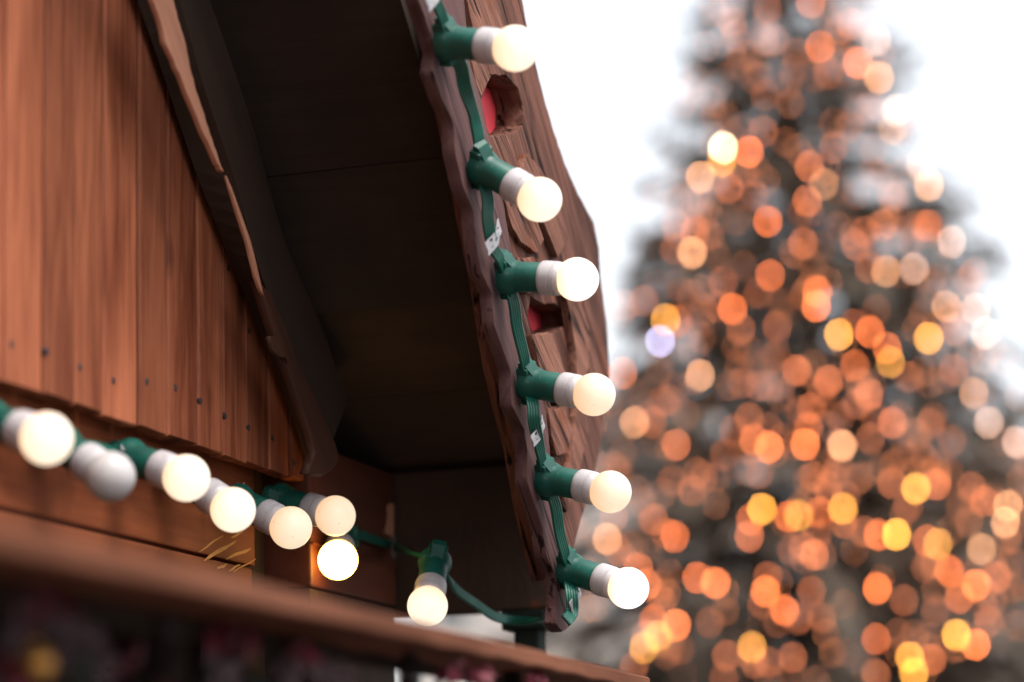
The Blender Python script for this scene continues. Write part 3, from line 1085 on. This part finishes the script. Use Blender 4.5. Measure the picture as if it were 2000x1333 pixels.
TR = thing('christmas_tree', (TX, TY, 0), 'tall blurred spruce covered with warm Christmas lights', 'Christmas tree')
bm = bmesh.new()
tube(bm, [V((TX, TY, z)) for z in (0, 1, 3, 5, 7, 9, APEX)], [0.22, 0.19, 0.15, 0.12, 0.08, 0.045, 0.012], 12)
obj('trunk', bm, BARK, TR)
rt = random.Random(3)
bc = bmesh.new(); bb = bmesh.new()
LAY = bc.loops.layers.float_color.new('tone')
z = 0.9
ang0 = 0
TIPS = []
while z < APEX - 0.15:
    r0 = crad(z)
    nb = max(6, int(8 + r0 * 3.4))
    for k in range(nb):
        a = ang0 + 2 * math.pi * (k + rt.uniform(-.3, .3)) / nb
        Lb = (r0 * rt.uniform(0.55, 1.04) + 0.10) * (rt.uniform(1.1, 1.32) if rt.random() < .13 else 1)
        o = V((math.cos(a), math.sin(a), 0))
        z0 = z + rt.uniform(-.14, .14)
        rise = 0.10 * Lb
        def bpnt(t):
            return V((TX, TY, z0)) + o * (Lb * t) + V((0, 0, rise * t - 0.30 * Lb * t * t + 0.20 * Lb * max(0, t - .6) ** 1.5))
        tube(bb, [bpnt(0), bpnt(.5), bpnt(1)], [0.02, 0.012, 0.004], 4, cap=False)
        TIPS.append(bpnt(1))
        nn = int(9 + Lb * 13.5)
        for q in range(nn):
            t = rt.uniform(0.12, 1.0) ** 0.75
            p = bpnt(min(t, 1))
            side = V((-o.y, o.x, 0)) * rt.choice((-1, 1))
            d = (o * rt.uniform(0.3, 1.0) + side * rt.uniform(0.2, 1.1) * (1.1 - t * .6) + V((0, 0, rt.uniform(-.75, .15)))).normalized()
            Ln = rt.uniform(0.13, 0.34) * (0.5 + 0.35 * min(r0, 1.6))
            leaf(bc, p, Ln, Ln * rt.uniform(.22, .42), d, (V((0, 0, 1)) + rdir(rt) * .7).normalized())
    ang0 += 0.7
    z += 0.19 + 0.05 * rt.random()
# the few long shoots that stick out of the outline
for (u, v) in [(1330, 92), (1348, 130), (1272, 262), (1292, 285), (1236, 452), (1222, 500), (1800, 95), (1790, 140), (1908, 385), (1925, 480), (1205, 548), (1940, 560)]:
    tip = at(u, v, DT)
    st = V((TX, TY, tip.z - 0.25))
    o = (tip - st)
    tube(bb, [st, st.lerp(tip, .5) - V((0, 0, .05)), tip], [0.02, 0.014, 0.005], 4, cap=False)
    for q in range(60):
        t = rt.uniform(0.2, 1.0) ** 1.3
        p = st.lerp(tip, t) - V((0, 0, .2 * t * (1 - t)))
        d = (o.normalized() * rt.uniform(.5, 1) + rdir(rt) * .6).normalized()
        leaf(bc, p, rt.uniform(.10, .22) * (1.15 - .5 * t), rt.uniform(.035, .07), d, rdir(rt))
obj('boughs', bb, BARK, TR)
obj('crown', bc, NEEDLE, TR, recalc=False)

# fairy lights: prominent ones where the photo shows them on the tree's near side, fainter ones between
KIND = {
    'd': ('dim orange fairy light half hidden among the spruce needles', (1.0, 0.24, 0.085), 4.0),
    'o': ('soft orange fairy light on the spruce', (1.0, 0.23, 0.075), 8.5),
    'O': ('strong orange fairy light on the spruce', (1.0, 0.195, 0.045), 18),
    'Y': ('golden yellow fairy light on the spruce', (1.0, 0.40, 0.05), 24),
    'p': ('pale peach fairy light near the tree edge', (1.0, 0.44, 0.20), 15),
    'w': ('faint pinkish-white fairy light at the sky side of the tree', (1.0, 0.58, 0.42), 12),
    'W': ('glaring cream-white fairy light on the right edge of the tree', (1.0, 0.70, 0.38), 45),
    'V': ('single cold violet-white light at the left edge of the tree', (0.62, 0.58, 1.0), 20),
}
CATM = {k: [glow_mat('fairy_light_' + n_, c, s * f_) for f_ in ((0.55, 0.8, 1.0, 1.3) if k in 'doOYp' else (1.0,))] for (k, (l, c, s)), n_ in zip(KIND.items(), ('dim', 'soft', 'orange', 'gold', 'peach', 'pale', 'cream', 'violet'))}
GRP = {'d': 'dim fairy lights among the needles', 'o': 'soft orange fairy lights', 'O': 'strong orange fairy lights', 'Y': 'golden fairy lights', 'p': 'pale peach fairy lights',
       'w': 'pinkish fairy lights', 'W': 'cream fairy lights', 'V': None}
A8 = '''665,35,o 690,150,d 825,10,o 860,175,O 770,200,d 890,275,o 635,285,d 655,355,d 750,385,d 975,90,o 1000,235,O 925,110,d 1070,150,w 1080,290,p 1255,75,w 650,490,d
500,550,W 495,600,Y 595,565,O 575,640,o 415,660,p 970,470,d 1130,480,p 1145,410,w 1305,480,w 910,550,d 820,620,o 875,685,p 615,730,d 995,725,d 1060,640,d 1235,615,w 1265,690,p
1300,780,W 1260,840,O 665,825,O 395,865,o 450,875,o 385,940,p 255,910,o 795,905,o 760,940,d 1095,840,o 990,910,d 675,1025,O 325,1055,o 205,1120,d 500,1050,d 630,1090,d 850,1085,O
845,1140,O 800,1100,d 1105,1010,p 1210,1000,w 480,1140,d 535,1150,O 565,1225,d 285,1190,Y 330,1195,o 265,1270,V 930,1245,Y 1045,1235,O 1070,1155,d 1110,1295,O 1265,1260,Y 1330,1140,p
1245,1170,d 1365,1230,d 1475,1240,w 1140,740,d 1350,900,w 1440,1150,w 700,1215,d'''
A9 = '''395,243,p 120,235,o 160,410,p 225,410,d 345,385,d 310,490,o 255,552,Y 480,525,d 365,652,o 230,755,o 305,815,O 65,825,p 90,745,o 665,170,d 738,226,o 605,280,d 545,270,d 570,395,d
790,360,o 750,370,d 585,470,o 640,498,O 768,488,O 900,492,p 1000,468,o 895,390,d 995,310,o 945,208,O 1072,195,Y 1143,250,d 1367,303,p 1213,415,d 1290,475,d 1420,410,w 1015,390,d 870,610,d
605,592,d 956,614,d 1075,625,o 1162,645,Y 1235,630,o 1320,700,d 1405,690,o 1490,705,p 1480,765,p 615,718,Y 575,755,O 570,815,o 710,745,O 745,740,Y 820,730,O 903,716,Y 905,765,o 1030,810,O
980,800,d 1093,808,Y 1200,830,O 1240,842,Y 1395,860,p 1280,938,O 1375,988,O 1025,1000,O 720,865,d 800,880,o 830,880,d 175,930,O 205,985,o 385,962,O 450,980,O 260,1045,o 628,1010,O 635,960,d
695,1078,O 790,1010,d 745,1110,d 670,1120,d 430,1120,d 230,1115,O 310,1130,O 245,1170,Y 195,1210,Y 325,1215,d 580,1208,Y 490,1238,o 590,1265,d 725,1245,d 1020,1180,O 1140,1245,Y 1155,1300,Y
1305,1165,Y 1375,1200,O 1230,1080,d 1100,1160,d 1410,1080,d 340,1310,d 160,1280,o 1450,960,o 1360,640,d 1520,480,w 850,640,d 1120,530,d'''
spots = []
for blk, sc, oy in ((A8, 1.905, 0), (A9, 1.819, 600)):
    for s_ in blk.split():
        a, b, k = s_.split(',')
        spots.append((1150 + float(a) / sc, oy + float(b) / sc, k))
me_light = None
bm = bmesh.new()
bmesh.ops.create_uvsphere(bm, u_segments=10, v_segments=6, radius=0.0165)
me_light = bpy.data.meshes.new('fairy_light'); bm.to_mesh(me_light); bm.free()
me_light.materials.append(CATM['o'][0])
rk = random.Random(8)
for p in me_light.polygons:
    p.use_smooth = True


def cone_hit(u, v):
    """nearest point of the crown's cone on a sight line (or its flank when the line just misses it)"""
    d = ray(u, v)
    best = None
    bd = 1e9
    for i in range(400):
        t = DT - 4 + i * 0.02
        p = EYE + d * t
        rr = math.hypot(p.x - TX, p.y - TY)
        gap = rr - crad(p.z) * 0.97
        if gap <= 0:
            return p
        if gap < bd:
            bd = gap; best = p
    return best


def fairy(p, k):
    o = bpy.data.objects.new('fairy_light', me_light)
    COL.objects.link(o)
    o.location = p
    o.material_slots[0].link = 'OBJECT'
    o.material_slots[0].material = rk.choice(CATM[k])
    tag(o, KIND[k][0], 'fairy light', GRP[k])


for u, v, k in spots:
    p = cone_hit(u, v)
    fairy(p, k)
rl = random.Random(21)
placed = list(spots)
cnt = 0
tries = 0
while cnt < 48 and tries < 4000:
    tries += 1
    v = 1345 * math.sqrt(rl.random()) - 5
    hw = 165 + 0.36 * v
    u = 1590 + rl.uniform(-1, 1) * hw
    if u > 2010 or u < 1130:
        continue
    if any((u - a) ** 2 + (v - b) ** 2 < 22 ** 2 for a, b, c in placed):
        continue
    p = cone_hit(u, v)
    # a little deeper in the crown
    p = p + (V((TX, TY, p.z)) - p) * rl.uniform(0.0, 0.12)
    fairy(p, rl.choice('dddddo'))
    placed.append((u, v, 'd'))
    cnt += 1

# small lights added deeper in the crown only to give a warm wash
bm = bmesh.new()
for i in range(1000):
    zz = APEX - (APEX - 1.2) * math.sqrt(rl.random())
    rr = crad(zz) * (0.55 + 0.4 * rl.random())
    aa = rl.uniform(0, 2 * math.pi)
    bmesh.ops.create_icosphere(bm, subdivisions=1, radius=0.011, matrix=Matrix.Translation((TX + rr * math.cos(aa), TY + rr * math.sin(aa), zz)))
WASH = glow_mat('wash_light', (1.0, 0.29, 0.11), 6.5)
WASH.cycles.emission_sampling = 'NONE'
tag(obj('added_wash_lights', bm, WASH, recalc=False), 'tiny lights added deep inside the crown of the spruce for a warm wash', 'fairy lights', None, 'stuff')

# ------------------------------------------------------------------ houses far behind
PL1 = plain('cream_plaster', (0.50, 0.44, 0.40), 0.9, 0.08, 0.4)
PL2 = plain('pinkish_plaster', (0.50, 0.42, 0.38), 0.9, 0.08, 0.4)
TILE = plain('roof_tiles', (0.20, 0.13, 0.11), 0.9, 0.25, 2)
FRAME = plain('window_frame_white', (0.6, 0.58, 0.55), 0.6, 0.05, 3)
GLASS = plain('window_glass', (0.06, 0.07, 0.08), 0.08, 0.1, 1)


def house(u, dist, w, dpt, h, m, label):
    p = at(u, 1500, dist)
    c = V((p.x, p.y, 0))
    t = thing('town_house', c, label, 'house')
    f = V((F0.x, F0.y, 0)).normalized(); r = V((R0.x, R0.y, 0)).normalized()
    def W(a, b, z):
        return c + r * a + f * b + V((0, 0, z))
    def bx(bm, a0, a1, b0, b1, z0, z1):
        vs = [bm.verts.new(W(a, b, z)) for z in (z0, z1) for b in (b0, b1) for a in (a0, a1)]
        for q in ((0, 1, 3, 2), (4, 6, 7, 5), (0, 4, 5, 1), (2, 3, 7, 6), (0, 2, 6, 4), (1, 5, 7, 3)):
            bm.faces.new([vs[i] for i in q])
    bm = bmesh.new(); bx(bm, -w / 2, w / 2, 0, dpt, 0, h); obj('wall', bm, m, t)
    bm = bmesh.new()
    vs = [bm.verts.new(W(*q)) for q in ((-w / 2 - .5, -.6, h + .01), (w / 2 + .5, -.6, h + .01), (w / 2 + .5, dpt + .6, h + .01), (-w / 2 - .5, dpt + .6, h + .01), (-w / 2 - .5, dpt / 2, h + 2.2), (w / 2 + .5, dpt / 2, h + 2.2))]
    for q in ((0, 1, 5, 4), (2, 3, 4, 5), (0, 4, 3), (1, 2, 5), (0, 3, 2, 1)):
        bm.faces.new([vs[i] for i in q])
    obj('roof', bm, TILE, t)
    for fl in range(int(h // 3.2)):
        for k in range(int(w // 2.6)):
            a = -w / 2 + 1.3 + k * 2.6
            z = 1.0 + fl * 3.2
            bm = bmesh.new()
            bx(bm, a - .6, a + .6, -.06, -.002, z, z + .09); bx(bm, a - .6, a + .6, -.06, -.002, z + 1.5, z + 1.6)
            bx(bm, a - .6, a - .5, -.06, -.002, z + .09, z + 1.5); bx(bm, a + .5, a + .6, -.06, -.002, z + .09, z + 1.5)
            wn = obj('window', bm, FRAME, t)
            bm = bmesh.new(); bx(bm, a - .5, a + .5, -.03, -.003, z + .09, z + 1.5); obj('pane', bm, GLASS, wn)


house(1090, 70, 8.5, 9, 12.6, PL1, 'blurred cream town house far behind the bargeboard, left of the tree')
house(2085, 72, 9.0, 9, 11.0, PL2, 'blurred pinkish town house far behind the right side of the tree')

# ------------------------------------------------------------------ daylight: overcast winter afternoon
w = bpy.data.worlds.new('World')
S.world = w
w.use_nodes = True
nt = w.node_tree
bgn = nt.nodes['Background']
sky = nt.nodes.new('ShaderNodeTexSky')
sky.sky_type = 'NISHITA'
sky.sun_disc = False
sky.sun_elevation = math.radians(62)
SUNAZ = math.radians(-112)      # direction the sun stands in, measured from +X
sky.sun_rotation = math.radians(90) - SUNAZ
sky.dust_density = 3.0
hs = nt.nodes.new('ShaderNodeHueSaturation')
hs.inputs['Saturation'].default_value = 0.22
nt.links.new(sky.outputs[0], hs.inputs['Color'])
nt.links.new(hs.outputs[0], bgn.inputs['Color'])
bgn.inputs['Strength'].default_value = 0.15

sun = bpy.data.lights.new('sun', 'SUN')
sun.energy = 1.4
sun.angle = math.radians(25)
sun.color = (1.0, 0.95, 0.88)
so = bpy.data.objects.new('sun', sun)
COL.objects.link(so)
sd = V((math.cos(SUNAZ) * math.cos(math.radians(62)), math.sin(SUNAZ) * math.cos(math.radians(62)), math.sin(math.radians(62))))
so.rotation_euler = sd.to_track_quat('Z', 'Y').to_euler()
so.location = (0, -3, 8)

S.view_settings.view_transform = 'Standard'
S.view_settings.look = 'None'
S.view_settings.exposure = 1.2
S.view_settings.gamma = 1
S.cycles.use_denoising = True
S.cycles.use_adaptive_sampling = True
S.cycles.adaptive_threshold = 0.005
S.cycles.max_bounces = 6
S.cycles.sample_clamp_indirect = 4
